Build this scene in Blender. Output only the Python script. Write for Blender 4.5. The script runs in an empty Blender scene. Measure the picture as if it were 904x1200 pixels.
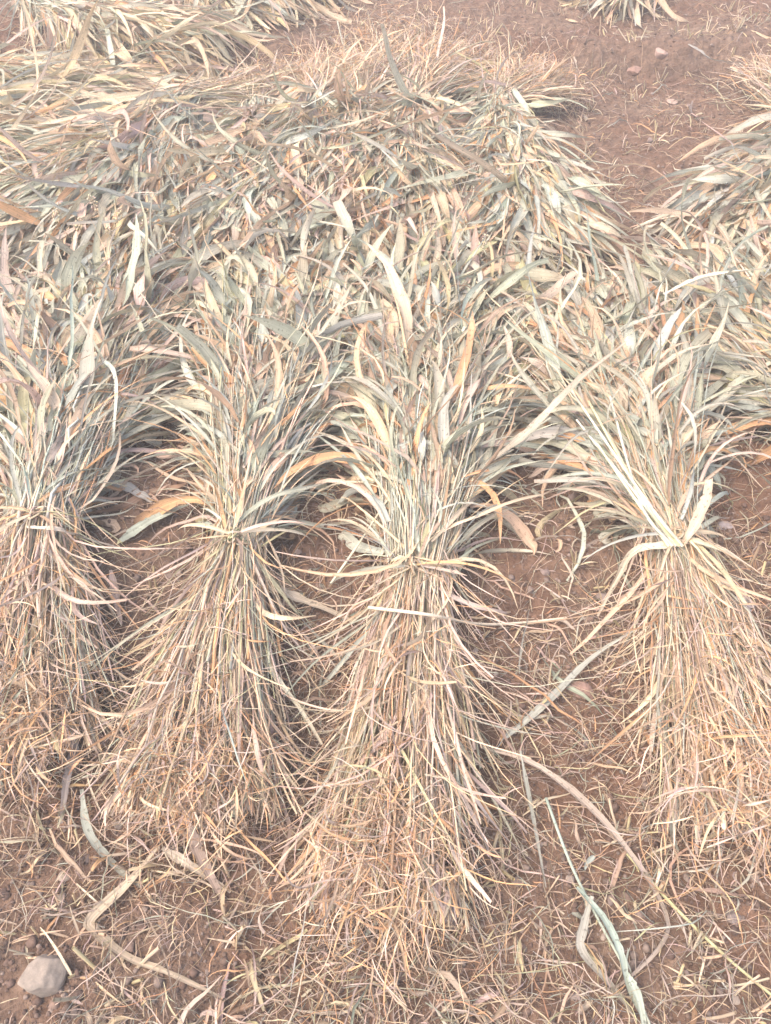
import bpy, math
import numpy as np

# ------------------------------------------------------------------ camera, sky, sun, exposure
C = bpy.data.collections.new("field")
bpy.context.scene.collection.children.link(C)
SC = bpy.context.scene

PITCH = math.radians(49.0)
HALF = math.radians(33.0)
EYE = 1.6
cam = bpy.data.cameras.new("camera")
cam.sensor_fit = 'VERTICAL'
cam.angle = 2 * HALF
cam.clip_start = 0.02
cam.clip_end = 2000
cam_ob = bpy.data.objects.new("camera", cam)
cam_ob.location = (0, 0, EYE)
cam_ob.rotation_euler = (math.pi / 2 - PITCH, 0, 0)
C.objects.link(cam_ob)
SC.camera = cam_ob

SUN_EL, SUN_AZ = math.radians(60), math.radians(-112)      # azimuth from +Y, negative = to the left
W = bpy.data.worlds.new("World")
SC.world = W
W.use_nodes = True
nt = W.node_tree
sky = nt.nodes.new('ShaderNodeTexSky')
sky.sky_type = 'NISHITA'
sky.sun_disc = False
sky.sun_elevation = SUN_EL
sky.sun_rotation = SUN_AZ
sky.dust_density = 4.0
sky.air_density = 1.0
sky.ozone_density = 1.0
nt.links.new(sky.outputs[0], nt.nodes['Background'].inputs[0])
nt.nodes['Background'].inputs[1].default_value = 0.15

sl = bpy.data.lights.new("sun", 'SUN')
sl.energy = 0.8
sl.angle = math.radians(50)
sl.color = (1.0, 0.84, 0.67)
so = bpy.data.objects.new("sun", sl)
so.rotation_euler = (math.pi / 2 - SUN_EL, 0, math.pi + (-SUN_AZ))
so.location = (-3, 5, 8)
C.objects.link(so)

SC.view_settings.view_transform = 'Standard'
SC.view_settings.look = 'None'
SC.view_settings.gamma = 1
SC.view_settings.exposure = 1.82
SC.cycles.use_denoising = True
SC.cycles.max_bounces = 8
SC.cycles.diffuse_bounces = 5
SC.cycles.transmission_bounces = 4

# ------------------------------------------------------------------ helpers
R = np.random.default_rng(11)


def at(px, py, z=0.0):
    """where the sight line through a spot of the picture meets the height z"""
    t = math.tan(HALF)
    u, v = (px - 452) / 600 * t, (600 - py) / 600 * t
    d = (u, math.cos(PITCH) + v * math.sin(PITCH), -math.sin(PITCH) + v * math.cos(PITCH))
    k = (z - EYE) / d[2]
    return np.array((d[0] * k, d[1] * k, z))


def pix(P):
    """picture position (904x1200) and depth of points"""
    P = np.atleast_2d(P)
    x, y, z = P[:, 0], P[:, 1], P[:, 2] - EYE
    dep = y * math.cos(PITCH) - z * math.sin(PITCH)
    up = y * math.sin(PITCH) + z * math.cos(PITCH)
    dep = np.maximum(dep, 1e-3)
    t = math.tan(HALF)
    return 452 + x / dep / t * 600, 600 - up / dep / t * 600, dep


def _hash(ix, iy, seed):
    h = (ix.astype(np.int64) * 374761393 + iy.astype(np.int64) * 668265263 + seed * 974634529) & 0x7FFFFFFF
    h = ((h ^ (h >> 13)) * 1274126177) & 0x7FFFFFFF
    return ((h ^ (h >> 16)) & 0xFFFF) / 65535.0


def vnoise(x, y, scale, seed=0):
    x = np.asarray(x, float) / scale + 1000.5
    y = np.asarray(y, float) / scale + 1000.5
    ix, iy = np.floor(x), np.floor(y)
    fx, fy = x - ix, y - iy
    fx, fy = fx * fx * (3 - 2 * fx), fy * fy * (3 - 2 * fy)
    a, b = _hash(ix, iy, seed), _hash(ix + 1, iy, seed)
    c, d = _hash(ix, iy + 1, seed), _hash(ix + 1, iy + 1, seed)
    return (a + (b - a) * fx + (c - a) * fy + (a - b - c + d) * fx * fy) * 2 - 1


def sstep(a, b, x):
    t = np.clip((x - a) / (b - a), 0, 1)
    return t * t * (3 - 2 * t)


def ground(x, y):
    x, y = np.asarray(x, float), np.asarray(y, float)
    z = 0.016 * vnoise(x, y, 0.55, 1) + 0.010 * vnoise(x, y, 0.2, 2)
    near = sstep(14, 7, np.abs(y)) * sstep(12, 5, np.abs(x))
    z = z + near * (0.011 * vnoise(x, y, 0.085, 3) + 0.012 * np.abs(vnoise(x, y, 0.036, 4)) + 0.007 * vnoise(x, y, 0.02, 5))
    yb = 4.34 + 0.05 * vnoise(x, 0 * x, 0.7, 7) + 0.03 * vnoise(x, 0 * x, 0.2, 8)
    z = z + 0.105 * sstep(yb, yb + 0.17, y) + 0.015 * np.exp(-((y - yb - 0.2) / 0.12) ** 2)
    z = z + 0.25 * vnoise(x, y, 17.0, 9) * sstep(9, 30, np.hypot(x, y))
    return z


def norm(v):
    return v / np.maximum(np.linalg.norm(v, axis=-1, keepdims=True), 1e-9)


class Batch:
    """collects vertices, faces, colours and strip coordinates; becomes one mesh object"""
    def __init__(self):
        self.v, self.f, self.c, self.uv, self.n = [], [], [], [], 0

    def add(self, v, f, c, uv):
        self.v.append(v.reshape(-1, 3)); self.c.append(c.reshape(-1, 3)); self.uv.append(uv.reshape(-1, 2))
        self.f.append(f.reshape(-1, 4) + self.n); self.n += len(self.v[-1])

    def build(self, name, mat, parent=None, origin=(0, 0, 0), loc=None):
        v = np.concatenate(self.v); f = np.concatenate(self.f); c = np.concatenate(self.c); uv = np.concatenate(self.uv)
        v = v - np.asarray(origin, float)
        me = bpy.data.meshes.new(name)
        me.vertices.add(len(v)); me.vertices.foreach_set('co', v.astype(np.float32).ravel())
        nl = f.size
        me.loops.add(nl); me.loops.foreach_set('vertex_index', f.astype(np.int32).ravel())
        me.polygons.add(len(f)); me.polygons.foreach_set('loop_start', np.arange(0, nl, 4, dtype=np.int32))
        me.polygons.foreach_set('use_smooth', np.ones(len(f), bool))
        me.update(calc_edges=True)
        a = me.attributes.new('tint', 'FLOAT_COLOR', 'POINT')
        a.data.foreach_set('color', np.concatenate([np.clip(c, 0, 1), np.ones((len(c), 1))], 1).astype(np.float32).ravel())
        u = me.uv_layers.new(name='strip')
        u.data.foreach_set('uv', uv[f.ravel()].astype(np.float32).ravel())
        me.materials.append(mat)
        o = bpy.data.objects.new(name, me)
        C.objects.link(o)
        if parent is not None:
            o.parent = parent
        else:
            o.location = origin if loc is None else loc
        return o


def tag(o, label=None, category=None, group=None, kind=None):
    for k, v in (('label', label), ('category', category), ('group', group), ('kind', kind)):
        if v:
            o[k] = v
    return o


def empty(name, loc):
    o = bpy.data.objects.new(name, None)
    o.location = loc
    o.empty_display_size = 0.1
    C.objects.link(o)
    return o


def tangents(P):
    return norm(np.gradient(P, axis=1))


def ribbons(B, P, w, col, roll, twist, fold, wave, wfreq, rng, mid=0.20):
    """P (n,k,3) centre lines, w (n,k) full widths, col (n,k,3)"""
    n, k, _ = P.shape
    T = tangents(P)
    s0 = norm(np.cross(T, np.array((0, 0, 1.0)) + 0.03) + 1e-6)
    n0 = np.cross(s0, T)
    t = np.linspace(0, 1, k)[None, :]
    ph = (np.asarray(roll)[:, None] + np.asarray(twist)[:, None] * t)[..., None]
    side = np.cos(ph) * s0 + np.sin(ph) * n0
    nor = np.cross(side, T)
    w = w * (1 + .10 * rng.normal(0, 1, w.shape))
    ww = w[..., None]
    phs = rng.uniform(0, 6.28, (n, 1)); ph2 = rng.uniform(0, 6.28, (n, 1))
    wa = np.asarray(wave)[:, None] * np.sin(np.asarray(wfreq)[:, None] * t + phs)
    wb = np.asarray(wave)[:, None] * np.sin(np.asarray(wfreq)[:, None] * 1.13 * t + ph2)
    fo = np.asarray(fold)[:, None]
    cs = np.sqrt(np.clip(1 - fo ** 2, 0.1, 1))[..., None]
    L = P - side * ww * 0.5 * cs + nor * ww * (0.5 * fo + wa)[..., None]
    Rr = P + side * ww * 0.5 * cs + nor * ww * (0.5 * fo + wb)[..., None]
    V = np.stack([L, P, Rr], 2)
    cc = np.stack([col * .96, col * (1 + mid) + 0.03 * mid, col * 0.93], 2)
    ln = np.linalg.norm(np.diff(P, axis=1), axis=2).sum(1)
    off = rng.uniform(0, 50, (n, 1))
    uv = np.zeros((n, k, 3, 2))
    uv[..., 0] = (off + np.zeros((1, k)))[..., None] + np.array((-.5, 0, .5)) * np.maximum(w, 0.002)[..., None] * 100
    uv[..., 1] = (off * 3.1 + ln[:, None] * t)[..., None]
    i = (np.arange(n)[:, None, None] * k + np.arange(k - 1)[None, :, None]) * 3 + np.arange(2)[None, None, :]
    F = np.stack([i, i + 1, i + 4, i + 3], -1)
    B.add(V, F, cc, uv)


def tubes(B, P, r, col, m, rng):
    """P (n,k,3), r (n,k), col (n,k,3)"""
    n, k, _ = P.shape
    T = tangents(P)
    ref = np.where(np.abs(T[..., 2:3]) > 0.9, np.array((1.0, 0, 0)), np.array((0, 0, 1.0)))
    s = norm(np.cross(T, ref)); u = np.cross(s, T)
    a = np.arange(m) * 2 * math.pi / m
    V = P[:, :, None] + r[..., None, None] * (np.cos(a)[None, None, :, None] * s[:, :, None] + np.sin(a)[None, None, :, None] * u[:, :, None])
    cc = np.repeat(col[:, :, None], m, 2)
    t = np.linspace(0, 1, k)[None, :]
    ln = np.linalg.norm(np.diff(P, axis=1), axis=2).sum(1)
    off = rng.uniform(0, 50, (n, 1))
    uv = np.zeros((n, k, m, 2))
    uv[..., 0] = off[..., None] + np.minimum(np.arange(m), m - np.arange(m))[None, None, :] * 0.35
    uv[..., 1] = (off * 3.1 + ln[:, None] * t)[..., None]
    b = (np.arange(n)[:, None, None] * k + np.arange(k - 1)[None, :, None]) * m
    j = np.arange(m)[None, None, :]; j2 = (j + 1) % m
    F = np.stack([b + j, b + j2, b + m + j2, b + m + j], -1)
    B.add(V, F, cc, uv)


def grow(p0, d0, L, k, grav, curl, wob, rng):
    """centre lines that start at p0 along d0, droop and curl"""
    n = len(p0)
    P = np.zeros((n, k, 3)); P[:, 0] = p0
    d = norm(d0.copy()); st = (L / (k - 1))[:, None]
    nz = rng.normal(0, 1, (n, 3))
    for i in range(1, k):
        t = i / (k - 1)
        sd = norm(np.cross(d, np.array((0, 0, 1.0))) + 1e-6)
        nz = nz * 0.75 + rng.normal(0, 0.6, (n, 3))
        d = d + st * (sd * curl[:, None] + np.array((0, 0, -1.0)) * (grav * (0.35 + 1.5 * t))[:, None] + nz * wob[:, None])
        d = norm(d)
        P[:, i] = P[:, i - 1] + d * st
    return P


def leaf_w(t, wmax, cut):
    """blade outline; cut < 1 is a torn tip"""
    tt = t[None, :] * cut[:, None]
    w = (0.42 + 0.58 * sstep(0, 0.28, tt)) * np.clip(1 - tt ** 2.4, 0.0, 1) ** 0.75
    return np.maximum(w * wmax[:, None], 0.0012)


PAL = np.array([
    (0.41, 0.42, 0.325),   # 0 grey green
    (0.42, 0.455, 0.385),   # 1 blue grey
    (0.55, 0.42, 0.29),   # 2 tan
    (0.57, 0.35, 0.19),   # 3 orange tan
    (0.51, 0.41, 0.34),   # 4 pinkish grey
    (0.55, 0.475, 0.34),   # 5 cream
    (0.45, 0.43, 0.26),   # 6 yellow green
    (0.34, 0.24, 0.16),   # 7 brown
    (0.60, 0.51, 0.31),   # 8 straw yellow
    (0.37, 0.38, 0.29),   # 9 dull green
]) * np.array((1.04, 0.98, 0.935))


def pick(rng, n, wts, jit=0.10):
    w = np.asarray(wts, float); w = w / w.sum()
    i = rng.choice(len(w), n, p=w)
    c = PAL[i] * rng.uniform(1 - jit * 1.6, 1 + jit * 1.3, (n, 1)) * rng.uniform(1 - jit * .4, 1 + jit * .4, (n, 3))
    return c


def along(c, k, rng, tip=0.5, tipcol=(0.42, 0.29, 0.19)):
    """colour along the strip: dry tips and blotches"""
    n = len(c)
    t = np.linspace(0, 1, k)[None, :, None]
    a = (rng.uniform(0, tip, (n, 1, 1)) * t ** 2.2)
    out = c[:, None] * (1 - a) + np.array(tipcol) * a
    b = rng.normal(0, 0.06, (n, k, 1)); b[:, 1:] = (b[:, 1:] + b[:, :-1]) * .6
    return out * (1 + b)


# ------------------------------------------------------------------ materials
def mat_strip(name, rough, transl, bump=0.25, lift=1.0):
    m = bpy.data.materials.new(name); m.use_nodes = True
    t = m.node_tree; N = t.nodes; Lk = t.links
    bs = N['Principled BSDF']; out = N['Material Output']
    at_ = N.new('ShaderNodeAttribute'); at_.attribute_name = 'tint'
    uv = N.new('ShaderNodeUVMap'); uv.uv_map = 'strip'
    mp = N.new('ShaderNodeMapping'); mp.inputs['Scale'].default_value = (3.0, 5.0, 1)
    nz = N.new('ShaderNodeTexNoise'); nz.inputs['Scale'].default_value = 1.0; nz.inputs['Detail'].default_value = 3
    Lk.new(uv.outputs[0], mp.inputs[0]); Lk.new(mp.outputs[0], nz.inputs['Vector'])
    # broad blotches in space
    tc = N.new('ShaderNodeTexCoord')
    nb = N.new('ShaderNodeTexNoise'); nb.inputs['Scale'].default_value = 22; nb.inputs['Detail'].default_value = 4
    Lk.new(tc.outputs['Object'], nb.inputs['Vector'])
    r1 = N.new('ShaderNodeMapRange'); r1.inputs['From Min'].default_value = 0.3; r1.inputs['From Max'].default_value = 0.7
    r1.inputs['To Min'].default_value = 0.74; r1.inputs['To Max'].default_value = 1.18
    Lk.new(nz.outputs[0], r1.inputs[0])
    r2 = N.new('ShaderNodeMapRange'); r2.inputs['From Min'].default_value = 0.3; r2.inputs['From Max'].default_value = 0.7
    r2.inputs['To Min'].default_value = 0.84 * lift; r2.inputs['To Max'].default_value = 1.10 * lift
    Lk.new(nb.outputs[0], r2.inputs[0])
    mu = N.new('ShaderNodeMath'); mu.operation = 'MULTIPLY'
    Lk.new(r1.outputs[0], mu.inputs[0]); Lk.new(r2.outputs[0], mu.inputs[1])
    # small brown specks of rot and dust
    ns = N.new('ShaderNodeTexNoise'); ns.inputs['Scale'].default_value = 130; ns.inputs['Detail'].default_value = 2
    Lk.new(tc.outputs['Object'], ns.inputs['Vector'])
    r3 = N.new('ShaderNodeMapRange'); r3.inputs['From Min'].default_value = 0.60; r3.inputs['From Max'].default_value = 0.70
    r3.inputs['To Min'].default_value = 1.0; r3.inputs['To Max'].default_value = 0.55
    Lk.new(ns.outputs[0], r3.inputs[0])
    mu2 = N.new('ShaderNodeMath'); mu2.operation = 'MULTIPLY'
    Lk.new(mu.outputs[0], mu2.inputs[0]); Lk.new(r3.outputs[0], mu2.inputs[1]); mu = mu2
    mx = N.new('ShaderNodeVectorMath'); mx.operation = 'SCALE'
    Lk.new(at_.outputs['Color'], mx.inputs[0]); Lk.new(mu.outputs[0], mx.inputs['Scale'])
    Lk.new(mx.outputs[0], bs.inputs['Base Color'])
    bs.inputs['Roughness'].default_value = rough
    bs.inputs['Specular IOR Level'].default_value = 0.12
    bp = N.new('ShaderNodeBump'); bp.inputs['Strength'].default_value = bump; bp.inputs['Distance'].default_value = 0.002
    Lk.new(nz.outputs[0], bp.inputs['Height']); Lk.new(bp.outputs[0], bs.inputs['Normal'])
    if transl > 0:
        tr = N.new('ShaderNodeBsdfTranslucent'); ms = N.new('ShaderNodeMixShader'); ms.inputs[0].default_value = transl
        Lk.new(mx.outputs[0], tr.inputs[0]); Lk.new(bs.outputs[0], ms.inputs[1]); Lk.new(tr.outputs[0], ms.inputs[2])
        Lk.new(ms.outputs[0], out.inputs['Surface'])
    return m


M_LEAF = mat_strip('dry_leaf', 0.72, 0.25)
M_STALK = mat_strip('dry_stalk', 0.7, 0.0)
M_STRAW = mat_strip('dry_straw', 0.75, 0.15)


def mat_soil():
    m = bpy.data.materials.new('red_soil'); m.use_nodes = True
    t = m.node_tree; N = t.nodes; Lk = t.links; bs = N['Principled BSDF']
    ge = N.new('ShaderNodeNewGeometry')
    def noise(sc, det, rgh=0.6):
        n = N.new('ShaderNodeTexNoise'); n.inputs['Scale'].default_value = sc; n.inputs['Detail'].default_value = det
        n.inputs['Roughness'].default_value = rgh; Lk.new(ge.outputs['Position'], n.inputs['Vector']); return n
    n1, n2, n3 = noise(2.3, 5), noise(28, 6, 0.7), noise(160, 3)
    cr = N.new('ShaderNodeValToRGB')
    cr.color_ramp.elements[0].position = 0.3; cr.color_ramp.elements[0].color = (0.082, 0.049, 0.033, 1)
    cr.color_ramp.elements[1].position = 0.72; cr.color_ramp.elements[1].color = (0.228, 0.152, 0.104, 1)
    Lk.new(n2.outputs[0], cr.inputs[0])
    c2 = N.new('ShaderNodeValToRGB')
    c2.color_ramp.elements[0].position = 0.35; c2.color_ramp.elements[0].color = (0.95, 0.80, 0.74, 1)
    c2.color_ramp.elements[1].position = 0.65; c2.color_ramp.elements[1].color = (1.1, 1.12, 1.14, 1)
    Lk.new(n1.outputs[0], c2.inputs[0])
    mx = N.new('ShaderNodeMix'); mx.data_type = 'RGBA'; mx.blend_type = 'MULTIPLY'; mx.inputs[0].default_value = 1
    Lk.new(cr.outputs[0], mx.inputs[6]); Lk.new(c2.outputs[0], mx.inputs[7])
    Lk.new(mx.outputs[2], bs.inputs['Base Color'])
    bs.inputs['Roughness'].default_value = 0.95; bs.inputs['Specular IOR Level'].default_value = 0.15
    vo = N.new('ShaderNodeTexVoronoi'); vo.inputs['Scale'].default_value = 75; Lk.new(ge.outputs['Position'], vo.inputs['Vector'])
    b1 = N.new('ShaderNodeBump'); b1.inputs['Strength'].default_value = 0.7; b1.inputs['Distance'].default_value = 0.006; b1.invert = True
    Lk.new(vo.outputs['Distance'], b1.inputs['Height'])
    b2 = N.new('ShaderNodeBump'); b2.inputs['Strength'].default_value = 1.0; b2.inputs['Distance'].default_value = 0.010
    Lk.new(n2.outputs[0], b2.inputs['Height']); Lk.new(b1.outputs[0], b2.inputs['Normal'])
    b3 = N.new('ShaderNodeBump'); b3.inputs['Strength'].default_value = 1.0; b3.inputs['Distance'].default_value = 0.004
    Lk.new(n3.outputs[0], b3.inputs['Height']); Lk.new(b2.outputs[0], b3.inputs['Normal'])
    Lk.new(b3.outputs[0], bs.inputs['Normal'])
    return m


def mat_stone():
    m = bpy.data.materials.new('stone'); m.use_nodes = True
    t = m.node_tree; N = t.nodes; Lk = t.links; bs = N['Principled BSDF']
    at_ = N.new('ShaderNodeAttribute'); at_.attribute_name = 'tint'
    tc = N.new('ShaderNodeTexCoord')
    n = N.new('ShaderNodeTexNoise'); n.inputs['Scale'].default_value = 60; n.inputs['Detail'].default_value = 7; n.inputs['Roughness'].default_value = 0.65
    Lk.new(tc.outputs['Object'], n.inputs['Vector'])
    r = N.new('ShaderNodeMapRange'); r.inputs['From Min'].default_value = 0.3; r.inputs['From Max'].default_value = 0.7
    r.inputs['To Min'].default_value = 0.65; r.inputs['To Max'].default_value = 1.2
    Lk.new(n.outputs[0], r.inputs[0])
    mx = N.new('ShaderNodeVectorMath'); mx.operation = 'SCALE'
    Lk.new(at_.outputs['Color'], mx.inputs[0]); Lk.new(r.outputs[0], mx.inputs['Scale'])
    Lk.new(mx.outputs[0], bs.inputs['Base Color']); bs.inputs['Roughness'].default_value = 0.9
    b = N.new('ShaderNodeBump'); b.inputs['Strength'].default_value = 0.6; b.inputs['Distance'].default_value = 0.004
    Lk.new(n.outputs[0], b.inputs['Height']); Lk.new(b.outputs[0], bs.inputs['Normal'])
    return m


M_SOIL, M_STONE = mat_soil(), mat_stone()

# ------------------------------------------------------------------ ground: one sheet, fine near the sheaves, to the horizon
def axis(lo, hi, step, far):
    core = np.arange(lo, hi + step / 2, step)
    g = []; d = step; p = 0
    while p < far:
        d *= 1.16; p += d; g.append(p)
    g = np.array(g)
    return np.concatenate([lo - g[::-1], core, hi + g])


gx, gy = axis(-3.0, 3.0, 0.009, 300), axis(-0.4, 6.3, 0.009, 300)
X, Y = np.meshgrid(gx, gy)
G = Batch()
V = np.stack([X, Y, ground(X, Y)], -1)
idx = np.arange(X.size).reshape(X.shape)
F = np.stack([idx[:-1, :-1], idx[:-1, 1:], idx[1:, 1:], idx[1:, :-1]], -1)
G.add(V, F, np.full(V.shape, 0.2), np.stack([X, Y], -1))
tag(G.build('ground', M_SOIL), 'reddish brown bare field soil with a low bank across the back', kind='structure')

# ------------------------------------------------------------------ added thin fog box, stands in for veiling lens glare
def glare_veil(dens):
    m = bpy.data.materials.new('veil_volume'); m.use_nodes = True
    t = m.node_tree; t.nodes.remove(t.nodes['Principled BSDF'])
    v = t.nodes.new('ShaderNodeVolumePrincipled')
    v.inputs['Color'].default_value = (1.0, 0.92, 0.84, 1); v.inputs['Density'].default_value = dens; v.inputs['Anisotropy'].default_value = 0.0
    t.links.new(v.outputs[0], t.nodes['Material Output'].inputs['Volume'])
    h = 360.0; z0, z1 = -1.6, 2.0
    me = bpy.data.meshes.new('glare_veil')
    me.from_pydata([(x, y, z) for z in (z0, z1) for x, y in ((-h, -h), (h, -h), (h, h), (-h, h))], [],
                   [(3, 2, 1, 0), (4, 5, 6, 7), (0, 1, 5, 4), (1, 2, 6, 5), (2, 3, 7, 6), (3, 0, 4, 7)])
    me.materials.append(m)
    o = bpy.data.objects.new('glare_veil', me); C.objects.link(o)
    tag(o, 'added pale veil standing in for lens glare, fades the far end of the field', kind='stuff')
    return o


glare_veil(0.027)

# ------------------------------------------------------------------ sheaves
SHEAVES = []


def sheaf(butt, tie, tip, label, seed, wb=0.19, wt=0.055, wl=0.28, nst=540, nlf=760, ntr=700, hz=0.055, bend=0.0,
          pal_leaf=(36, 32, 17, 7, 9, 4, 2, 1, 0, 3), pal_butt=(16, 8, 24, 7, 32, 12, 6, 4, 2, 3), heads=0, feature=24,
          group='tied sheaves of cut fodder', lw=(0.015, 0.048), band=True, liftz=0.0, crest=0.0, spread=0.34, lmul=1.0, curl=1.0, lo=0.16):
    rng = np.random.default_rng(seed)
    A, T0, E_ = (np.array(p[:2], float) for p in (butt, tie, tip))
    Lb, Ll = np.linalg.norm(A - T0), np.linalg.norm(E_ - T0)
    db, dl = (T0 - A) / Lb, (E_ - T0) / Ll
    org = np.array((T0[0], T0[1], float(ground(*T0)) + liftz))
    root = empty('grain_sheaf', org)
    tag(root, label, 'sheaf', group)

    def axis_at(s):
        """ground position and side direction along the sheaf; s < 0 is the butt side"""
        s = np.asarray(s, float)
        b = sstep(-0.18, 0.18, s)[..., None]
        p = T0 + np.where(s[..., None] < 0, s[..., None] * db, s[..., None] * dl)
        d = norm(db * (1 - b) + dl * b)
        sd = np.stack([d[..., 1], -d[..., 0]], -1)
        p = p + sd * (bend * np.clip(s, 0, 9) ** 2)[..., None]
        return p, d, sd

    def half(s):
        q = np.clip(-s / Lb, 0, 1.3); r_ = np.clip(s / Ll, 0, 1.3)
        return np.where(s < 0, wt + (wb - wt) * q ** 0.85, wt + (wl - wt) * r_ ** 0.95)

    def height(s):
        q = np.clip(-s / Lb, 0, 1.3); r_ = np.clip(s / Ll, 0, 1.3)
        return np.where(s < 0, 0.055 + 0.02 * q, 0.055 + (hz - 0.055) * r_ ** 0.6)

    def centre(s):
        q = np.clip(-s / Lb, 0, 1.3); r_ = np.clip(s / Ll, 0, 1.3)
        return np.where(s < 0, 0.085 - 0.025 * q, 0.085 + 0.012 * np.sin(r_ * 2.6)) + liftz + crest * np.where(s < 0, np.clip(1 - q, 0, 1), np.clip(1 - r_ ** 1.2, 0, 1))

    def pos(s, a, b):
        p, d, sd = axis_at(s)
        xy = p + sd * (a * half(s))[..., None]
        g = ground(xy[..., 0], xy[..., 1])
        z = g + np.maximum(centre(s) + b * height(s), 0.006)
        return np.concatenate([xy, z[..., None]], -1)

    def pile(s, a):
        """how high the heap stands there"""
        r_ = np.clip(s / Ll, -0.2, 1.5)
        h = (centre(s) + height(s)) * np.clip(1 - (np.abs(a) / 1.25) ** 2.2, 0, 1) * sstep(1.32, 0.95, r_)
        return h

    def local(xy):
        rel = xy - T0
        s = rel @ dl
        sd = np.array((dl[1], -dl[0]))
        l_ = rel @ sd - bend * np.clip(s, 0, 9) ** 2
        return s, l_ / half(s)

    # stalks run the whole way through the tie
    k = 18
    ang, rad = rng.uniform(0, 6.283, nst), np.sqrt(rng.uniform(0.02, 1, nst))
    a, b = rad * np.cos(ang), rad * np.sin(ang)
    b = np.where(rng.random(nst) < 0.45, np.abs(b), b)
    s0 = -Lb * rng.uniform(0.50, 1.02, nst) * (1 - .30 * a ** 2); s1 = Ll * rng.uniform(0.35, 1.0, nst)
    t = np.linspace(0, 1, k)
    S = s0[:, None] + (s1 - s0)[:, None] * t[None]
    fl = 1 + 0.24 * rng.normal(0, 1, (nst, 1)) * np.abs(S) / max(Lb, 0.4)
    cross = rng.normal(0, .30, (nst, 1)) * np.clip(-S / Lb, 0, 1) ** 1.3 + rng.normal(0, .35, (nst, 1)) * np.clip(S / Ll, 0, 1)
    Pst = pos(S, a[:, None] * fl + cross, b[:, None] + 0.25 * rng.normal(0, 1, (nst, 1)) * np.minimum(np.abs(S) * 3, 1))
    wig = rng.normal(0, 1, (nst, k, 3)).cumsum(1) * rng.choice([.002, .004, .008], (nst, 1, 1), p=[.5, .35, .15])
    wig -= wig[:, k // 2:k // 2 + 1]
    Pst = Pst + wig
    Pst[..., 2] = np.maximum(Pst[..., 2], ground(Pst[..., 0], Pst[..., 1]) + 0.004)
    r0 = rng.choice([0.0011, 0.0018, 0.0028, 0.0040], nst, p=[.50, .34, .12, .04]) * rng.uniform(.85, 1.15, nst)
    rr = r0[:, None] * (1.0 - 0.35 * t[None])
    cb = pick(rng, nst, pal_butt); cu = pick(rng, nst, (30, 30, 10, 1, 12, 22, 6, 0, 4, 3))
    mixv = sstep(-0.12, 0.12, S)[..., None]
    col = cb[:, None] * (1 - mixv) + cu[:, None] * mixv
    # joints along the stalk read a little darker
    node = (np.abs(((S + rng.uniform(0, .2, (nst, 1))) / 0.21) % 1.0 - 0.5) < 0.12)[..., None]
    col = np.where(node & (mixv < .5), col * 0.72, col)
    B = Batch(); tubes(B, Pst, rr, col, 5, rng)
    B.build('stalks', M_STALK, root, org)

    # dry sheaths and strands among the butt end
    B = Batch()
    n = int(ntr * 1.25); k = 8
    ss = -Lb * rng.uniform(-0.16, 0.95, n); aa = rng.uniform(-1, 1, n)
    p0 = pos(ss, aa, np.sqrt(np.clip(1 - aa ** 2, 0, 1)) * rng.uniform(.35, 1.1, n))
    _, d, sd = axis_at(ss)
    d0 = np.concatenate([-d + sd * (aa * 0.28 + rng.normal(0, 0.22, n))[:, None], rng.normal(0.05, .16, (n, 1))], 1)
    P = grow(p0, d0, np.minimum(rng.uniform(0.10, 0.42, n), np.maximum(Lb * 1.0 + ss, .05)), k, rng.uniform(.3, 3, n), rng.normal(0, 2.0, n), np.full(n, 2.4), rng)
    P[..., 2] = np.maximum(P[..., 2], ground(P[..., 0], P[..., 1]) + .005)
    wm = rng.choice([0.002, 0.0035, 0.007, 0.014], n, p=[.40, .36, .17, .07])
    ribbons(B, P, leaf_w(np.linspace(0, 1, k), wm, rng.uniform(.75, 1, n)), along(pick(rng, n, (6, 3, 30, 10, 28, 16, 4, 3, 4, 0)), k, rng),
            rng.normal(0, .7, n), rng.normal(0, 1.6, n), rng.uniform(.1, .6, n), rng.uniform(0, .15, n), rng.uniform(3, 9, n), rng)
    # frayed end of the butt: thin curly roots and leaf bases
    n = int(ntr * 1.9); k = 7
    ss = -Lb * np.where(rng.random(n) < .6, rng.normal(0.84, 0.11, n), rng.uniform(.25, 1.0, n)); aa = rng.normal(0, 0.45, n)
    p0 = pos(ss, aa, np.where(rng.random(n) < .5, rng.uniform(.6, 1.25, n), rng.uniform(-1.0, 1.1, n)))
    _, d, sd = axis_at(ss)
    d0 = np.concatenate([-d * rng.uniform(-.3, 1.0, (n, 1)) + sd * rng.normal(0, .48, (n, 1)), rng.normal(0.1, .35, (n, 1))], 1)
    P = grow(p0, d0, rng.uniform(0.04, 0.15, n), k, rng.uniform(1, 9, n), rng.normal(0, 6, n), np.full(n, 5.0), rng)
    P[..., 2] = np.maximum(P[..., 2], ground(P[..., 0], P[..., 1]) + .004)
    wm = rng.choice([0.0022, 0.0035, 0.006], n, p=[.4, .4, .2])
    ribbons(B, P, leaf_w(np.linspace(0, 1, k), wm, rng.uniform(.8, 1, n)), along(pick(rng, n, (2, 1, 28, 24, 30, 5, 1, 16, 2, 0)), k, rng),
            rng.normal(0, .7, n), rng.normal(0, 2, n), rng.uniform(.1, .6, n), rng.uniform(0, .1, n), rng.uniform(3, 9, n), rng)
    B.build('frayed_butt', M_STRAW, root, org)

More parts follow.
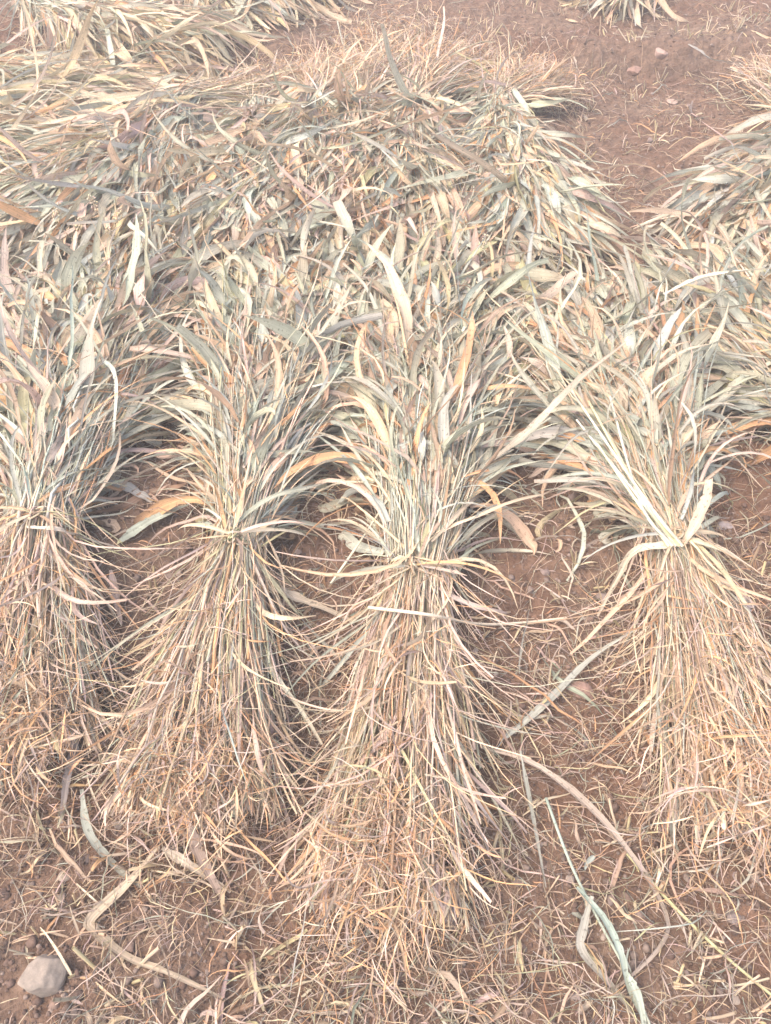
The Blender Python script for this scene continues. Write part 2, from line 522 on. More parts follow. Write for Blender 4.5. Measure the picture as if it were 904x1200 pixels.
    # leaf blades
    def leaves(n, k, lo, hi, Lr, wr, up, layer, pal, gr=(0.6, 3.2), sp=1.0, narrow=(.20, .38, .42)):
        ss = Ll * (lo + (hi - lo) * rng.random(n) ** 0.85)
        aa = np.clip(rng.normal(0, 0.55, n), -1.1, 1.1)
        lay = rng.uniform(layer[0], layer[1], n)
        bb = np.sqrt(np.clip(1 - np.clip(aa, -1, 1) ** 2, 0, 1)) * (lay * 1.7 - 0.7)
        p0 = pos(ss, aa, bb)
        _, d, sd = axis_at(ss)
        d0 = np.concatenate([d * rng.uniform(.55, 1.1, (n, 1)) + sd * (aa * 0.32 + rng.normal(0, spread * sp, n))[:, None], rng.normal(up - crest * 1.2, .17, (n, 1))], 1)
        ln = rng.uniform(*Lr, n) * lmul
        P = grow(p0, d0, ln, k, rng.uniform(*gr, n), rng.normal(0, 2.1, n) * curl, rng.choice([.8, 2.2, 4.0], n) * curl, rng)
        s_, a_ = local(P[..., :2])
        g = ground(P[..., 0], P[..., 1])
        fl = g + pile(s_, a_) * lay[:, None] * 0.95 + 0.006 + 0.012 * lay[:, None]
        P[..., 2] = np.where(P[..., 2] < fl, fl + 0.15 * (P[..., 2] - fl) * 0, P[..., 2])
        P[:, 1:-1, 2] = 0.25 * P[:, :-2, 2] + 0.5 * P[:, 1:-1, 2] + 0.25 * P[:, 2:, 2]
        wm = rng.uniform(*wr, n) * rng.choice([.3, .6, 1.0], n, p=narrow)
        cut = np.where(rng.random(n) < .2, rng.uniform(.6, .85, n), 1.0)
        return (P, leaf_w(np.linspace(0, 1, k), wm, cut), along(pick(rng, n, pal, .11), k, rng, .7),
                rng.normal(0, .5, n), rng.normal(0, 1.8, n), rng.uniform(.1, .6, n), rng.uniform(0, .18, n), rng.uniform(4, 16, n))

    B = Batch()
    ribbons(B, *leaves(int(nlf * 2.1), 9, lo, .88, (0.14, 0.42), lw, 0.0, (0, .85), pal_leaf, (.8, 4)), rng)
    ribbons(B, *leaves(int(nlf * 1.8), 9, lo + .02, .86, (0.12, 0.36), lw, 0.02, (.6, 1), pal_leaf, (2.5, 9.0)), rng)
    # thin blades wrapped along the neck, and limp ones spilling to both sides of it
    ribbons(B, *leaves(int(nlf * .85), 10, -0.02, .55, (0.16, 0.42), (.007, .017), 0.08, (.4, 1), (26, 28, 22, 8, 12, 14, 4, 2, 0, 2), (.8, 5), .8), rng)
    ribbons(B, *leaves(int(nlf * .30), 12, 0.03, .42, (0.25, 0.58), lw, -0.12, (0, .5), (28, 22, 22, 9, 14, 4, 4, 3, 0, 8), (8, 17), 1.4), rng)
    B.build('leaf_mass', M_LEAF, root, org)
    # single blades that stand clear of the rest
    for i in range(feature):
        B = Batch()
        ribbons(B, *leaves(1, 16, 0.06, 0.74, (0.20, 0.40), (0.028, 0.052), 0.12, (.9, 1.0), (14, 12, 30, 18, 12, 0, 5, 0, 0, 0), (3, 9)), rng)
        B.build('leaf', M_LEAF, root, org)

    # tie: twisted straw wound round the neck
    if band:
        B = Batch(); k = 22; n = 7
        th = np.linspace(0, 2 * math.pi, k)[None] + rng.uniform(0, 6.28, (n, 1))
        sh = (rng.uniform(-.018, .018, (n, 1)) + 0.012 * np.sin(th * 2 + rng.uniform(0, 6, (n, 1))))
        rad = 1.05 + 0.05 * np.sin(th * 5 + rng.uniform(0, 6, (n, 1))) + rng.uniform(0, .1, (n, 1))
        P = pos(sh, rad * np.cos(th), rad * np.sin(th))
        tubes(B, P, np.full((n, k), 0.0021) * rng.uniform(.7, 1.3, (n, 1)), along(pick(rng, n, (5, 0, 25, 0, 10, 40, 12, 0, 10, 0)), k, rng, .2), 5, rng)
        tb = B.build('tie_band', M_STALK, root, org)
        B = Batch(); n = 7; k = 14
        kp = pos(np.zeros(1), np.full(1, rng.uniform(-.3, .3)), np.ones(1))[0] + np.array((0, 0, .012))
        th = np.linspace(0, 5.2, k)[None] + rng.uniform(0, 6.28, (n, 1))
        e1, e2 = norm(rng.normal(0, 1, (n, 3))), norm(rng.normal(0, 1, (n, 3)))
        P = kp + rng.uniform(.010, .020, (n, 1, 1)) * (np.cos(th)[..., None] * e1[:, None] + np.sin(th)[..., None] * e2[:, None])
        tubes(B, P, np.full((n, k), 0.0026), along(pick(rng, n, (2, 0, 20, 0, 5, 50, 8, 0, 10, 0)), k, rng, .2), 5, rng)
        n = 5
        d0 = np.concatenate([np.stack([rng.choice([-1, 1], n) * rng.uniform(.5, 1, n), rng.uniform(-.9, .2, n)], 1), rng.uniform(.0, .45, (n, 1))], 1)
        P = grow(np.repeat(kp[None], n, 0), d0, rng.uniform(.12, .30, n), k, rng.uniform(3, 9, n), rng.normal(0, 2, n), np.full(n, 1.0), rng)
        P[..., 2] = np.maximum(P[..., 2], ground(P[..., 0], P[..., 1]) + .006)
        ribbons(B, P, leaf_w(np.linspace(0, 1, k), rng.uniform(.007, .018, n), np.ones(n)), along(pick(rng, n, (5, 2, 25, 5, 12, 30, 8, 0, 5, 0)), k, rng),
                rng.normal(0, .5, n), rng.normal(0, 1, n), rng.uniform(.2, .6, n), np.full(n, .05), np.full(n, 6.), rng)
        B.build('knot', M_LEAF, tb, None or org)
    # seed heads at the leafy end
    for i in range(heads):
        p = pos(np.array([Ll * rng.uniform(.85, 1.08)]), rng.uniform(-.9, .9, 1), np.array([1.0]))[0] + np.array((0, 0, .02))
        B = Batch(); n = 40
        L_ = rng.uniform(.05, .075); d = norm(np.array((rng.normal(0, .4), rng.normal(0, .4) - .2, .8)))
        h = rng.random(n); o_ = norm(rng.normal(0, 1, (n, 3)))
        c0 = p + d * (h * L_)[:, None] + o_ * (0.011 * np.sin(np.clip(h, .08, .95) * 3.0))[:, None]
        P = c0[:, None] + o_[:, None] * np.linspace(0, .007, 4)[None, :, None]
        tubes(B, P, np.array((.0015, .0034, .003, .0004))[None].repeat(n, 0), along(pick(rng, n, (0, 0, 10, 0, 10, 60, 0, 0, 15, 0)), 4, rng, .1), 5, rng)
        st = np.stack([p - d * .16 + np.array((0, .05, -.02)), p - d * .06, p + d * L_ * .9])[None]
        tubes(B, st, np.full((1, 3), .0022), along(pick(rng, 1, (0, 0, 0, 0, 0, 60, 10, 0, 15, 0)), 3, rng, .1), 5, rng)
        B.build('seed_head', M_STALK, root, org)
    SHEAVES.append((root, pos, axis_at, org))
    return root


FRONT = 'sheaves of the front row'
BACK = 'sheaves of the second row'
FAR = 'sheaves heaped at the back'
s1 = sheaf(at(15, 900, .05), at(45, 612, .13), at(120, 310, .08), 'tied sheaf at the left edge, its band of two knots cut by the frame', 21, bend=.05, wb=0.18, wt=.072, wl=0.30, group=FRONT, heads=4)
s2 = sheaf(at(222, 965, .05), at(276, 636, .12), at(330, 310, .08), 'tied sheaf with a round knot, second from the left, brown frayed butt spread wide', 22, bend=.07, wb=0.175, wt=.040, wl=0.31, group=FRONT, nst=560)
s3 = sheaf(at(448, 1085, .04), at(490, 668, .13), at(520, 310, .08), 'longest tied sheaf near the middle with pale yellow green stalks at its butt', 23, bend=-.02, wb=0.15, wt=.066, wl=0.30, group=FRONT, nst=500,
           pal_butt=(10, 6, 22, 5, 28, 22, 12, 4, 6, 0), heads=2)
s4 = sheaf(at(878, 990, .04), at(796, 640, .12), at(690, 345, .08), 'tied sheaf leaning left with bright stalks at its neck and a white knot', 24, wb=0.17, wt=.050, wl=0.31, group=FRONT, nst=560)
s5 = sheaf(at(1090, 900), at(1010, 610), at(870, 325), 'leafy sheaf at the right edge whose butt lies out of the frame', 25, wb=0.2, wl=0.36, group=FRONT, nlf=820)

b1 = sheaf(at(345, 118), at(222, 158), at(60, 315), 'sheaf of the second row with yellow straws pointing right, leaves streaming to lower left', 31, wb=0.20, wl=0.50, nst=130, nlf=820, band=False, ntr=170,
           crest=.035, spread=.2, lmul=1.3, curl=.5, pal_leaf=(30, 26, 16, 6, 20, 10, 2, 0, 2, 0), lo=-.09, group=BACK, feature=8, pal_butt=(0, 0, 16, 4, 4, 30, 8, 0, 40, 0), heads=5)
b2 = sheaf(at(415, 100), at(372, 152), at(318, 335), 'narrow sheaf with an orange frayed butt, just right of the yellow straws', 32, wb=0.30, wl=0.36, nst=300, nlf=600, band=False, ntr=620, crest=.035, spread=.24, lmul=1.25, curl=.6, pal_leaf=(30, 26, 16, 6, 20, 10, 2, 0, 2, 0), lo=-.09, group=BACK, feature=6,
           pal_butt=(0, 0, 30, 22, 14, 14, 0, 6, 12, 0))
b3 = sheaf(at(540, 90), at(482, 156), at(455, 335), 'middle sheaf of the second row, grey straw butt against the bank', 33, wb=0.32, wl=0.40, nst=320, nlf=800, band=False, ntr=620, crest=.035, spread=.24, lmul=1.25, curl=.6, pal_leaf=(30, 26, 16, 6, 20, 10, 2, 0, 2, 0), lo=-.12, group=BACK, feature=6,
           pal_butt=(8, 4, 30, 10, 20, 18, 0, 4, 6, 0), heads=2)
b4 = sheaf(at(640, 116), at(582, 150), at(592, 325), 'sheaf at the right end of the heap, golden straw butt spread over bare soil', 34, wb=0.22, wl=0.29, nst=340, nlf=820, band=False, ntr=680, crest=.035, spread=.24, lmul=1.25, curl=.6, pal_leaf=(30, 26, 16, 6, 20, 10, 2, 0, 2, 0), lo=-.09, group=BACK, feature=6,
           pal_butt=(0, 0, 26, 16, 12, 20, 0, 2, 24, 0))
b5 = sheaf(at(905, 100), at(930, 175), at(868, 310), 'sheaf behind at the right edge, grey straw butt up and leaves falling left', 35, wb=0.22, wl=0.22, nst=300, nlf=700, band=False, ntr=360, crest=.035, spread=.24, lmul=1.25, curl=.6, pal_leaf=(30, 26, 16, 6, 20, 10, 2, 0, 2, 0), lo=-.09, group=BACK, feature=6)
b6 = sheaf(at(468, 78), at(425, 150), at(395, 325), 'slumped sheaf between the orange butt and the grey butt of the second row', 36, wb=0.32, wl=0.36, nst=200, nlf=560, band=False, ntr=620, crest=.03, spread=.24, lmul=1.25, curl=.6, pal_leaf=(24, 18, 20, 5, 24, 18, 2, 0, 2, 0), lo=-.09, group=BACK, feature=5,
           pal_butt=(4, 0, 34, 18, 22, 12, 0, 6, 4, 0))
b7 = sheaf(at(345, 112), at(305, 150), at(255, 325), 'small limp bunch of leaves spilling down from under the yellow straws', 37, wb=0.16, wl=0.30, nst=90, nlf=420, band=False, ntr=260, crest=.0, spread=.3, lmul=1.2, curl=.7, pal_leaf=(30, 26, 16, 6, 20, 10, 2, 0, 2, 0), lo=-.09, group=BACK, feature=4)
f1 = sheaf(at(-330, 150), at(-170, 165), at(190, 205), 'sheaf lying crosswise at the left edge under the yellow straw sheaf', 41, wb=0.2, wl=0.36, nst=160, nlf=800, band=False, ntr=60, pal_leaf=(24, 8, 16, 3, 12, 46, 2, 0, 14, 0), hz=.02, lmul=1.6, curl=.45, spread=.16, group=FAR, feature=4)
f2 = sheaf(at(-330, 90), at(-190, 110), at(215, 140), 'crosswise leafy sheaf at the left, just in front of the bank', 42, wb=0.2, wl=0.36, nst=160, nlf=800, band=False, ntr=60, pal_leaf=(24, 8, 16, 3, 12, 46, 2, 0, 14, 0), hz=.02, lmul=1.6, curl=.45, spread=.16, group=FAR, feature=4)
f3 = sheaf(at(110, 6), at(45, 48), at(225, 100), 'sheaf on the far left corner with a yellow straw butt fanned up and right', 43, wb=0.26, wl=0.34, nst=260, nlf=420, band=False, ntr=120, pal_leaf=(24, 8, 16, 3, 12, 46, 2, 0, 14, 0), hz=.02, lmul=1.6, curl=.45, spread=.16, group=FAR, feature=3,
           pal_butt=(0, 0, 20, 4, 6, 22, 10, 0, 40, 0))
f4 = sheaf(at(150, -25), at(180, -6), at(350, 36), 'pale leafy sheaf on top of the bank reaching furthest right', 44, wb=0.2, wl=0.40, nst=180, nlf=460, band=False, ntr=60, pal_leaf=(24, 8, 16, 3, 12, 46, 2, 0, 14, 0), hz=.02, lmul=1.6, curl=.45, spread=.16, group=FAR, feature=3)
f5 = sheaf(at(835, -14, .1), at(775, -1, .1), at(708, 15, .1), 'small pale bunch of leaves on the stubble at the top right', 45, wb=0.12, wl=0.13, nst=70, nlf=70, pal_leaf=(24, 10, 20, 3, 14, 36, 0, 0, 14, 0), band=False, ntr=70, group=FAR, feature=0, hz=.04)
f6 = sheaf(at(-60, -60), at(0, -15), at(150, 40), 'dim strawy sheaf at the very top left corner', 46, wb=0.2, wl=0.40, nst=200, nlf=300, band=False, ntr=60, group=FAR, feature=0)

# ------------------------------------------------------------------ stones and clods
def ico():
    p = (1 + 5 ** .5) / 2
    v = norm(np.array([(-1, p, 0), (1, p, 0), (-1, -p, 0), (1, -p, 0), (0, -1, p), (0, 1, p), (0, -1, -p), (0, 1, -p), (p, 0, -1), (p, 0, 1), (-p, 0, -1), (-p, 0, 1)], float))
    return v


def cube_ball(n):
    """a ball made of quads, n cells per cube edge"""
    g = np.linspace(-1, 1, n + 1)
    vs, fs, key = [], [], {}
    def vid(p):
        q = tuple(np.round(p, 5))
        if q not in key:
            key[q] = len(vs); vs.append(p)
        return key[q]
    for ax in range(3):
        for sg in (-1, 1):
            for i in range(n):
                for j in range(n):
                    q = []
                    for (di, dj) in ((0, 0), (1, 0), (1, 1), (0, 1)):
                        p = np.zeros(3); p[ax] = sg; p[(ax + 1) % 3] = g[i + di]; p[(ax + 2) % 3] = g[j + dj]
                        q.append(vid(p))
                    fs.append(q if sg > 0 else q[::-1])
    return norm(np.array(vs)), np.array(fs)


BALL, BALLF = cube_ball(16)
LUMP, LUMPF = cube_ball(2)


def stone_shape(rng, v):
    v = v.copy()
    for _ in range(16):                       # flat faces knocked off a ball
        n = norm(rng.normal(0, 1, 3)); d = rng.uniform(.5, .85)
        ex = np.maximum(v @ n - d, 0)[:, None]
        v = v - n * ex * 0.92
    return v + 0.02 * norm(v) * vnoise(v[:, 0] + v[:, 2], v[:, 1] - v[:, 2], .3, int(rng.integers(99)))[:, None]


def stone(px, py, w, label, col, seed, flat=.6, name='stone', group=None, rot=0, cat='stone', asp=1.0):
    rng = np.random.default_rng(seed)
    p = at(px, py); p[2] = float(ground(p[0], p[1]))
    p = at(px, py, p[2])
    v = stone_shape(rng, BALL)
    v = v + norm(v) * (.05 * vnoise(v[:, 0] * 1.3 + v[:, 2], v[:, 1] - v[:, 2] * .7, .5, seed) + .02 * vnoise(v[:, 0] - v[:, 2], v[:, 1] + v[:, 2], .17, seed + 3))[:, None]
    v = v * np.array((w / 2 * asp, w / 2 / asp, w / 2 * flat))
    c, s = math.cos(rot), math.sin(rot)
    v = v @ np.array(((c, s, 0), (-s, c, 0), (0, 0, 1)))
    v[:, 2] += w * flat * .12
    B = Batch(); B.add(v, BALLF, np.array(col)[None].repeat(len(v), 0), v[:, :2])
    o = B.build(name, M_STONE, loc=p)
    o.data.polygons.foreach_set('use_smooth', np.ones(len(BALLF), bool))
    return tag(o, label, cat, group)


stone(50, 1141, .094, 'large pinkish grey rock at the bottom left corner', (.27, .215, .165), 1, .8, rot=.5)
stone(868, 712, .085, 'flat grey stone just right of the sheaf with the white knot', (.36, .30, .27), 2, .4, asp=1.2)
stone(850, 617, .045, 'small grey stone above the flat stone at the right', (.38, .31, .28), 3, .5)
stone(522, 1066, .065, 'dull grey stone below the butt of the longest sheaf', (.27, .22, .2), 4, .5)
stone(773, 66, .085, 'pink stone on the face of the low bank', (.34, .22, .17), 5, .7)
stone(744, 84, .08, 'reddish clod at the foot of the bank below the pink stone', (.24, .14, .10), 6, .6)
stone(446, 78, .085, 'pinkish stone on the bank behind the orange butt', (.36, .25, .2), 7, .7)
stone(787, 121, .06, 'pale stone on the bare soil below the bank', (.36, .25, .19), 8, .6)
stone(294, 85, .07, 'small pale stone on the bank above the yellow straws', (.36, .25, .19), 9, .6)
stone(680, 812, .06, 'brown clod between the longest sheaf and the white knot sheaf', (.26, .16, .12), 10, .6)
stone(705, 700, .04, 'small grey stone in the soil gap left of the white knot sheaf', (.28, .22, .19), 11, .6)
stone(860, 1075, .035, 'small grey brown stone at the lower right', (.22, .17, .145), 12, .6)
stone(75, 1028, .026, 'rounded tan pebble above the large rock', (.33, .26, .2), 13, .7)
stone(72, 1052, .022, 'rounded tan pebble directly above the large rock', (.36, .28, .21), 14, .8)


def visible(x, y, m=25):
    u, v, d = pix(np.stack([x, y, ground(x, y)], -1))
    return (u > -m) & (u < 904 + m) & (v > -m) & (v < 1200 + m)


def field(n, rng, lo=(-2.9, .1), hi=(2.9, 6.2)):
    """points spread evenly over the PICTURE's share of the field, denser close by"""
    v = rng.uniform(-0.02, 1.04, n) * 1200; u = rng.uniform(-.06, 1.06, n) * 904
    t = math.tan(HALF)
    a, b = (u - 452) / 600 * t, (600 - v) / 600 * t
    dz = -math.sin(PITCH) + b * math.cos(PITCH)
    k = -EYE / dz
    return a * k, (math.cos(PITCH) + b * math.sin(PITCH)) * k


rng = np.random.default_rng(5)
# soil crumbs: far too many to count
n = 26000
x, y = field(n, rng)
sz = np.exp(rng.normal(-5.8, .6, n)) * (1 + .12 * y)
sz = np.where(rng.random(n) < .03, rng.uniform(.007, .014, n), np.minimum(sz, .0055 * (1 + .15 * y)))
B = Batch()
for i in range(6):
    sh = stone_shape(np.random.default_rng(100 + i), LUMP)
    m_ = np.arange(n) % 6 == i
    a = rng.uniform(0, 6.28, m_.sum()); c, s = np.cos(a), np.sin(a)
    vx = sh[None, :, 0] * c[:, None] - sh[None, :, 1] * s[:, None]; vy = sh[None, :, 0] * s[:, None] + sh[None, :, 1] * c[:, None]
    q = sz[m_][:, None]
    V = np.stack([x[m_][:, None] + vx * q, y[m_][:, None] + vy * q, (ground(x[m_], y[m_]))[:, None] + (sh[None, :, 2] * .8 + .25) * q], -1)
    F = LUMPF[None] + (np.arange(m_.sum()) * len(sh))[:, None, None]
    tn = np.array([(.11, .066, .048), (.17, .11, .08), (.22, .16, .125), (.14, .085, .06)])[rng.integers(0, 4, m_.sum())] * rng.uniform(.75, 1.2, (m_.sum(), 1))
    B.add(V, F, np.repeat(tn[:, None], len(sh), 1), V[..., :2])
tag(B.build('soil_crumbs', M_STONE), 'loose crumbs of red soil over the field', kind='stuff')

# pebbles
GP = 'pebbles scattered on the soil'
protos = []
for i in range(12):
    v = stone_shape(np.random.default_rng(200 + i), cube_ball(4)[0]) * np.array((.5, .42, .32))
    B = Batch(); cc = np.array([(.30, .22, .18), (.34, .27, .22), (.26, .19, .16), (.38, .30, .24)][i % 4])
    B.add(v, cube_ball(4)[1], cc[None].repeat(len(v), 0), v[:, :2])
    protos.append(B)
px_, py_ = field(400, rng)
keep = np.where(visible(px_, py_, -5))[0][:120]
first = {}
for j, i in enumerate(keep):
    q = j % 12
    p = (px_[i], py_[i], float(ground(px_[i], py_[i])))
    if q not in first:
        o = first[q] = protos[q].build('pebble', M_STONE, loc=p)
    else:
        o = first[q].copy(); C.objects.link(o); o.location = p
    s = rng.uniform(.010, .024) * (1 + .22 * p[1]); o.scale = (s, s, s); o.rotation_euler = (0, 0, rng.uniform(0, 6.28))
    zone = 'in front of the sheaf butts' if p[1] < .75 else 'between the front sheaves' if p[1] < 1.6 else 'behind the leafy ends of the sheaves'
    tag(o, 'small dull pebble on the soil ' + zone, 'pebble', GP)

# ------------------------------------------------------------------ loose straw and litter
def strands(n, rng, wts=None):
    x, y = field(n, rng)
    k = 8
    a = rng.uniform(0, 6.283, n)
    ln = np.exp(rng.normal(-2.85, .60, n)).clip(.02, .4) * (1 + .12 * y)
    cur = rng.normal(0, 1, n) * np.where(rng.random(n) < .3, 1.1, .3) / ln
    ds = ln / (k - 1)
    P = np.zeros((n, k, 3)); P[:, 0, 0], P[:, 0, 1] = x, y
    for i in range(1, k):
        a = a + cur * ds + rng.normal(0, .16, n)
        P[:, i, 0] = P[:, i - 1, 0] + np.cos(a) * ds; P[:, i, 1] = P[:, i - 1, 1] + np.sin(a) * ds
    t = np.linspace(0, 1, k)
    arch = rng.uniform(0, .20, n) * ln * (rng.random(n) < .6)
    tilt = np.where(rng.random(n) < .25, rng.uniform(0, .35, n), 0) * ln
    P[..., 2] = ground(P[..., 0], P[..., 1]) + .004 + rng.uniform(0, .018, (n, 1)) * (y < .9)[:, None] + arch[:, None] * np.sin(t * math.pi) + tilt[:, None] * t
    wm = rng.choice([.0013, .0022, .0035, .006, .011], n, p=[.42, .36, .15, .05, .02]) * (1 + .15 * y)
    return P, wm, ln


def straw_cols(n, rng):
    return pick(rng, n, (8, 4, 30, 6, 32, 14, 2, 8, 2, 0), .16) * .72


N_LIT = 22000
P, wm, ln = strands(N_LIT, rng)
u, v, d = pix(P[:, 3])
# thin the straw out on the open strips further back
clump = vnoise(P[:, 0, 0], P[:, 0, 1], .22, 55) * .55 + vnoise(P[:, 0, 0], P[:, 0, 1], .07, 56) * .35
keepm = rng.random(N_LIT) < np.where(v > 880, .48, np.where(v > 560, .72, .85)) * np.clip(1 + 1.5 * clump, .12, 2)
rk = at(48, 1143)
keepm &= np.hypot(P[:, 3, 0] - rk[0], P[:, 3, 1] - rk[1]) > .085
P, wm, ln, u, v, d = P[keepm], wm[keepm], ln[keepm], u[keepm], v[keepm], d[keepm]
n = len(P)
col = along(straw_cols(n, rng), 8, rng, .3)
show = np.where((u > 10) & (u < 894) & (v > 10) & (v < 1190), ln * wm ** .6 / d ** 1.6, 0)
covered = (v > 250) & (v < 560)
show[covered] = 0
order = np.argsort(-show)
top = order[:280]; rest = order[280:]
roll, tw = rng.normal(0, .5, n), rng.normal(0, 1.5, n)
fo, wv, wf = rng.uniform(.1, .6, n), rng.uniform(0, .08, n), rng.uniform(3, 8, n)


def strip(B, ix):
    ribbons(B, P[ix], leaf_w(np.linspace(0, 1, 8), wm[ix], np.full(len(ix), .85)), col[ix], roll[ix], tw[ix], fo[ix], wv[ix], wf[ix], rng)


B = Batch(); strip(B, rest)
tag(B.build('straw_litter', M_STRAW), 'scattered chaff and short bits of straw over the soil', kind='stuff')
for i in top:
    B = Batch(); strip(B, np.array([i]))
    org = P[i, 0].copy()
    o = B.build('straw_piece', M_STRAW, origin=org)
    vv = v[i]
    zone = 'in front of the sheaf butts' if vv > 930 else 'between the front sheaves' if vv > 560 else 'on the strip by the bank' if vv > 75 else 'on the stubble above the bank'
    tag(o, ('broad' if wm[i] > .009 else 'thin') + ' loose piece of dry straw on the soil ' + zone, 'straw', 'loose straw pieces on the soil')

# ------------------------------------------------------------------ stubble
def stub_mesh(rng):
    B = Batch(); n = int(rng.integers(2, 6)); k = 4
    p0 = np.concatenate([rng.normal(0, .016, (n, 2)), np.full((n, 1), -.01)], 1)
    d0 = np.concatenate([rng.normal(0, .35, (n, 2)), np.ones((n, 1))], 1)
    Pp = grow(p0, d0, rng.uniform(.03, .085, n), k, np.zeros(n), np.zeros(n), np.full(n, 2.0), rng)
    tubes(B, Pp, np.full((n, k), .0022) * rng.uniform(.6, 1.5, (n, 1)), along(pick(rng, n, (0, 0, 25, 5, 10, 35, 3, 3, 20, 0)), k, rng, .2), 5, rng)
    n = 2
    p0 = np.concatenate([rng.normal(0, .014, (n, 2)), np.full((n, 1), .0)], 1)
    d0 = np.concatenate([rng.normal(0, 1, (n, 2)), np.full((n, 1), .8)], 1)
    Pp = grow(p0, d0, rng.uniform(.05, .12, n), 6, np.full(n, 12.), rng.normal(0, 4, n), np.full(n, 2.), rng)
    ribbons(B, Pp, leaf_w(np.linspace(0, 1, 6), np.full(n, .005), np.ones(n)), along(pick(rng, n, (0, 0, 30, 8, 15, 30, 0, 0, 10, 0)), 6, rng), np.zeros(n), rng.normal(0, 1, n), np.full(n, .4), np.zeros(n), np.ones(n), rng)
    return B


stubs = [stub_mesh(np.random.default_rng(300 + i)) for i in range(16)]
first = {}
cnt = 0
sx, sy = field(2600, rng)
for x_, y_ in zip(sx, sy):
    u1, v1, _ = pix(np.array((x_, y_, float(ground(x_, y_)))))
    u1, v1 = u1[0], v1[0]
    if not (5 < u1 < 899 and 2 < v1 < 1195):
        continue
    # where the photograph shows bare ground with stubble
    if v1 < 62: pr = .9 if u1 > 330 else .05
    elif v1 < 280: pr = .75 if (u1 > 660 and u1 < 860 + (90 - v1)) else .0
    elif v1 < 600: pr = 0
    elif v1 < 900: pr = .10
    else: pr = .14
    if rng.random() > pr or cnt >= 240:
        continue
    q = cnt % 16; loc = (x_, y_, float(ground(x_, y_)))
    if q not in first:
        o = first[q] = stubs[q].build('stubble_tuft', M_STRAW, loc=loc)
    else:
        o = first[q].copy(); C.objects.link(o); o.location = loc
    o.rotation_euler = (0, 0, rng.uniform(0, 6.28)); s = rng.uniform(.7, 1.25); o.scale = (s, s, s)
    zone = 'above the bank' if v1 < 62 else 'on the bare strip below the bank' if v1 < 300 else 'in the gaps of the front row' if v1 < 900 else 'in front of the sheaf butts'
    tag(o, 'short cut stubble tuft standing in the soil ' + zone, 'stubble', 'tufts of cut stubble')
    cnt += 1

# ------------------------------------------------------------------ single leaves and stalks one can point to
def smooth_path(pts, k):
    pts = np.array(pts, float); m = len(pts)
    ts = np.linspace(0, m - 1, k); out = np.zeros((k, 3))
    ext = np.vstack([2 * pts[0] - pts[1], pts, 2 * pts[-1] - pts[-2]])
    for j, t in enumerate(ts):
        i = min(int(t), m - 2); f = t - i
        p0, p1, p2, p3 = ext[i], ext[i + 1], ext[i + 2], ext[i + 3]
        out[j] = .5 * (2 * p1 + (p2 - p0) * f + (2 * p0 - 5 * p1 + 4 * p2 - p3) * f * f + (3 * p1 - p0 - 3 * p2 + p3) * f ** 3)
    return out


def path3(pix_pts, k):
    pts = []
    for q in pix_pts:
        h = q[2] if len(q) > 2 else .012
        p = at(q[0], q[1], h); g = float(ground(p[0], p[1]))
        pts.append(at(q[0], q[1], g + h))
    return smooth_path(pts, k)


def hero(name, cat, label, pix_pts, w, pal, seed, tube=False, parent=None, roll=0.0, twist=.5, cut=.92, fold=.3, flip=False, k=26, group=None):
    rg = np.random.default_rng(seed)
    Pp = path3(pix_pts, k)[None]
    c = np.array(PAL[pal] if isinstance(pal, int) else pal)[None]
    colr = along(c, k, rg, .35)
    B = Batch()
    if tube:
        tubes(B, Pp, np.full((1, k), w / 2) * np.linspace(1, .75, k)[None], colr, 7, rg)
        mt = M_STALK
    else:
        ribbons(B, Pp, leaf_w(np.linspace(0, 1, k), np.array([w * 1.05]), np.array([cut])), colr, [roll], [twist], [fold], [.06], [9.], rg, mid=.16)
        mt = M_LEAF
    if parent is not None:
        return B.build(name, mt, parent, np.array(parent.location))
    return tag(B.build(name, mt, origin=Pp[0, 0].copy()), label, cat, group)


LV, SK = 'fallen_leaf', 'loose_stalk'
hero(LV, 'leaf', 'long beige leaf arching from the longest sheaf down to the lower right', [(565, 876, .03), (625, 895, .04), (690, 945, .04), (745, 1010, .03), (780, 1075, .02), (770, 1110, .015), (735, 1145, .015), (690, 1178, .01)], .018, (.44, .35, .27), 1, twist=1.6, fold=.5, roll=-.3)
hero(LV, 'leaf', 'bent beige leaf folded sharply back, above and right of the large rock', [(186, 992, .02), (150, 1035, .02), (107, 1076, .018), (112, 1092, .015), (150, 1122, .012), (192, 1138, .01), (265, 1172, .01)], .020, (.50, .40, .28), 2, twist=.6)
hero(LV, 'leaf', 'pale straight leaf slanting down right below the frayed brown butt', [(190, 994, .03), (225, 1016, .025), (270, 1046, .012)], .019, (.56, .47, .36), 3)
hero(LV, 'leaf', 'pinkish leaf hanging straight down below the frayed brown butt', [(218, 958, .05), (238, 1010, .03), (262, 1056, .012)], .024, (.46, .35, .28), 4)
hero(LV, 'leaf', 'grey green leaf curving from the brown butt to the left', [(96, 925, .04), (104, 975, .03), (135, 1015, .015), (165, 1040, .012)], .018, (.36, .37, .30), 5)
hero(LV, 'leaf', 'broad orange leaf lying over the butt at the left edge', [(-10, 786, .12), (30, 800, .14), (62, 818, .11), (80, 834, .08)], .034, (.56, .40, .25), 6)
hero(SK, 'stalk', 'grey flat stalk hanging beside the butt at the left edge', [(84, 822, .06), (88, 870, .035), (78, 915, .02), (72, 965, .012)], .020, (.37, .32, .29), 7)
hero(LV, 'leaf', 'stiff tan leaf bridging the soil between the round knot and the longest sheaf', [(302, 684, .10), (345, 700, .05), (385, 716, .03), (416, 730, .03)], .026, (.52, .42, .30), 8, cut=.8)
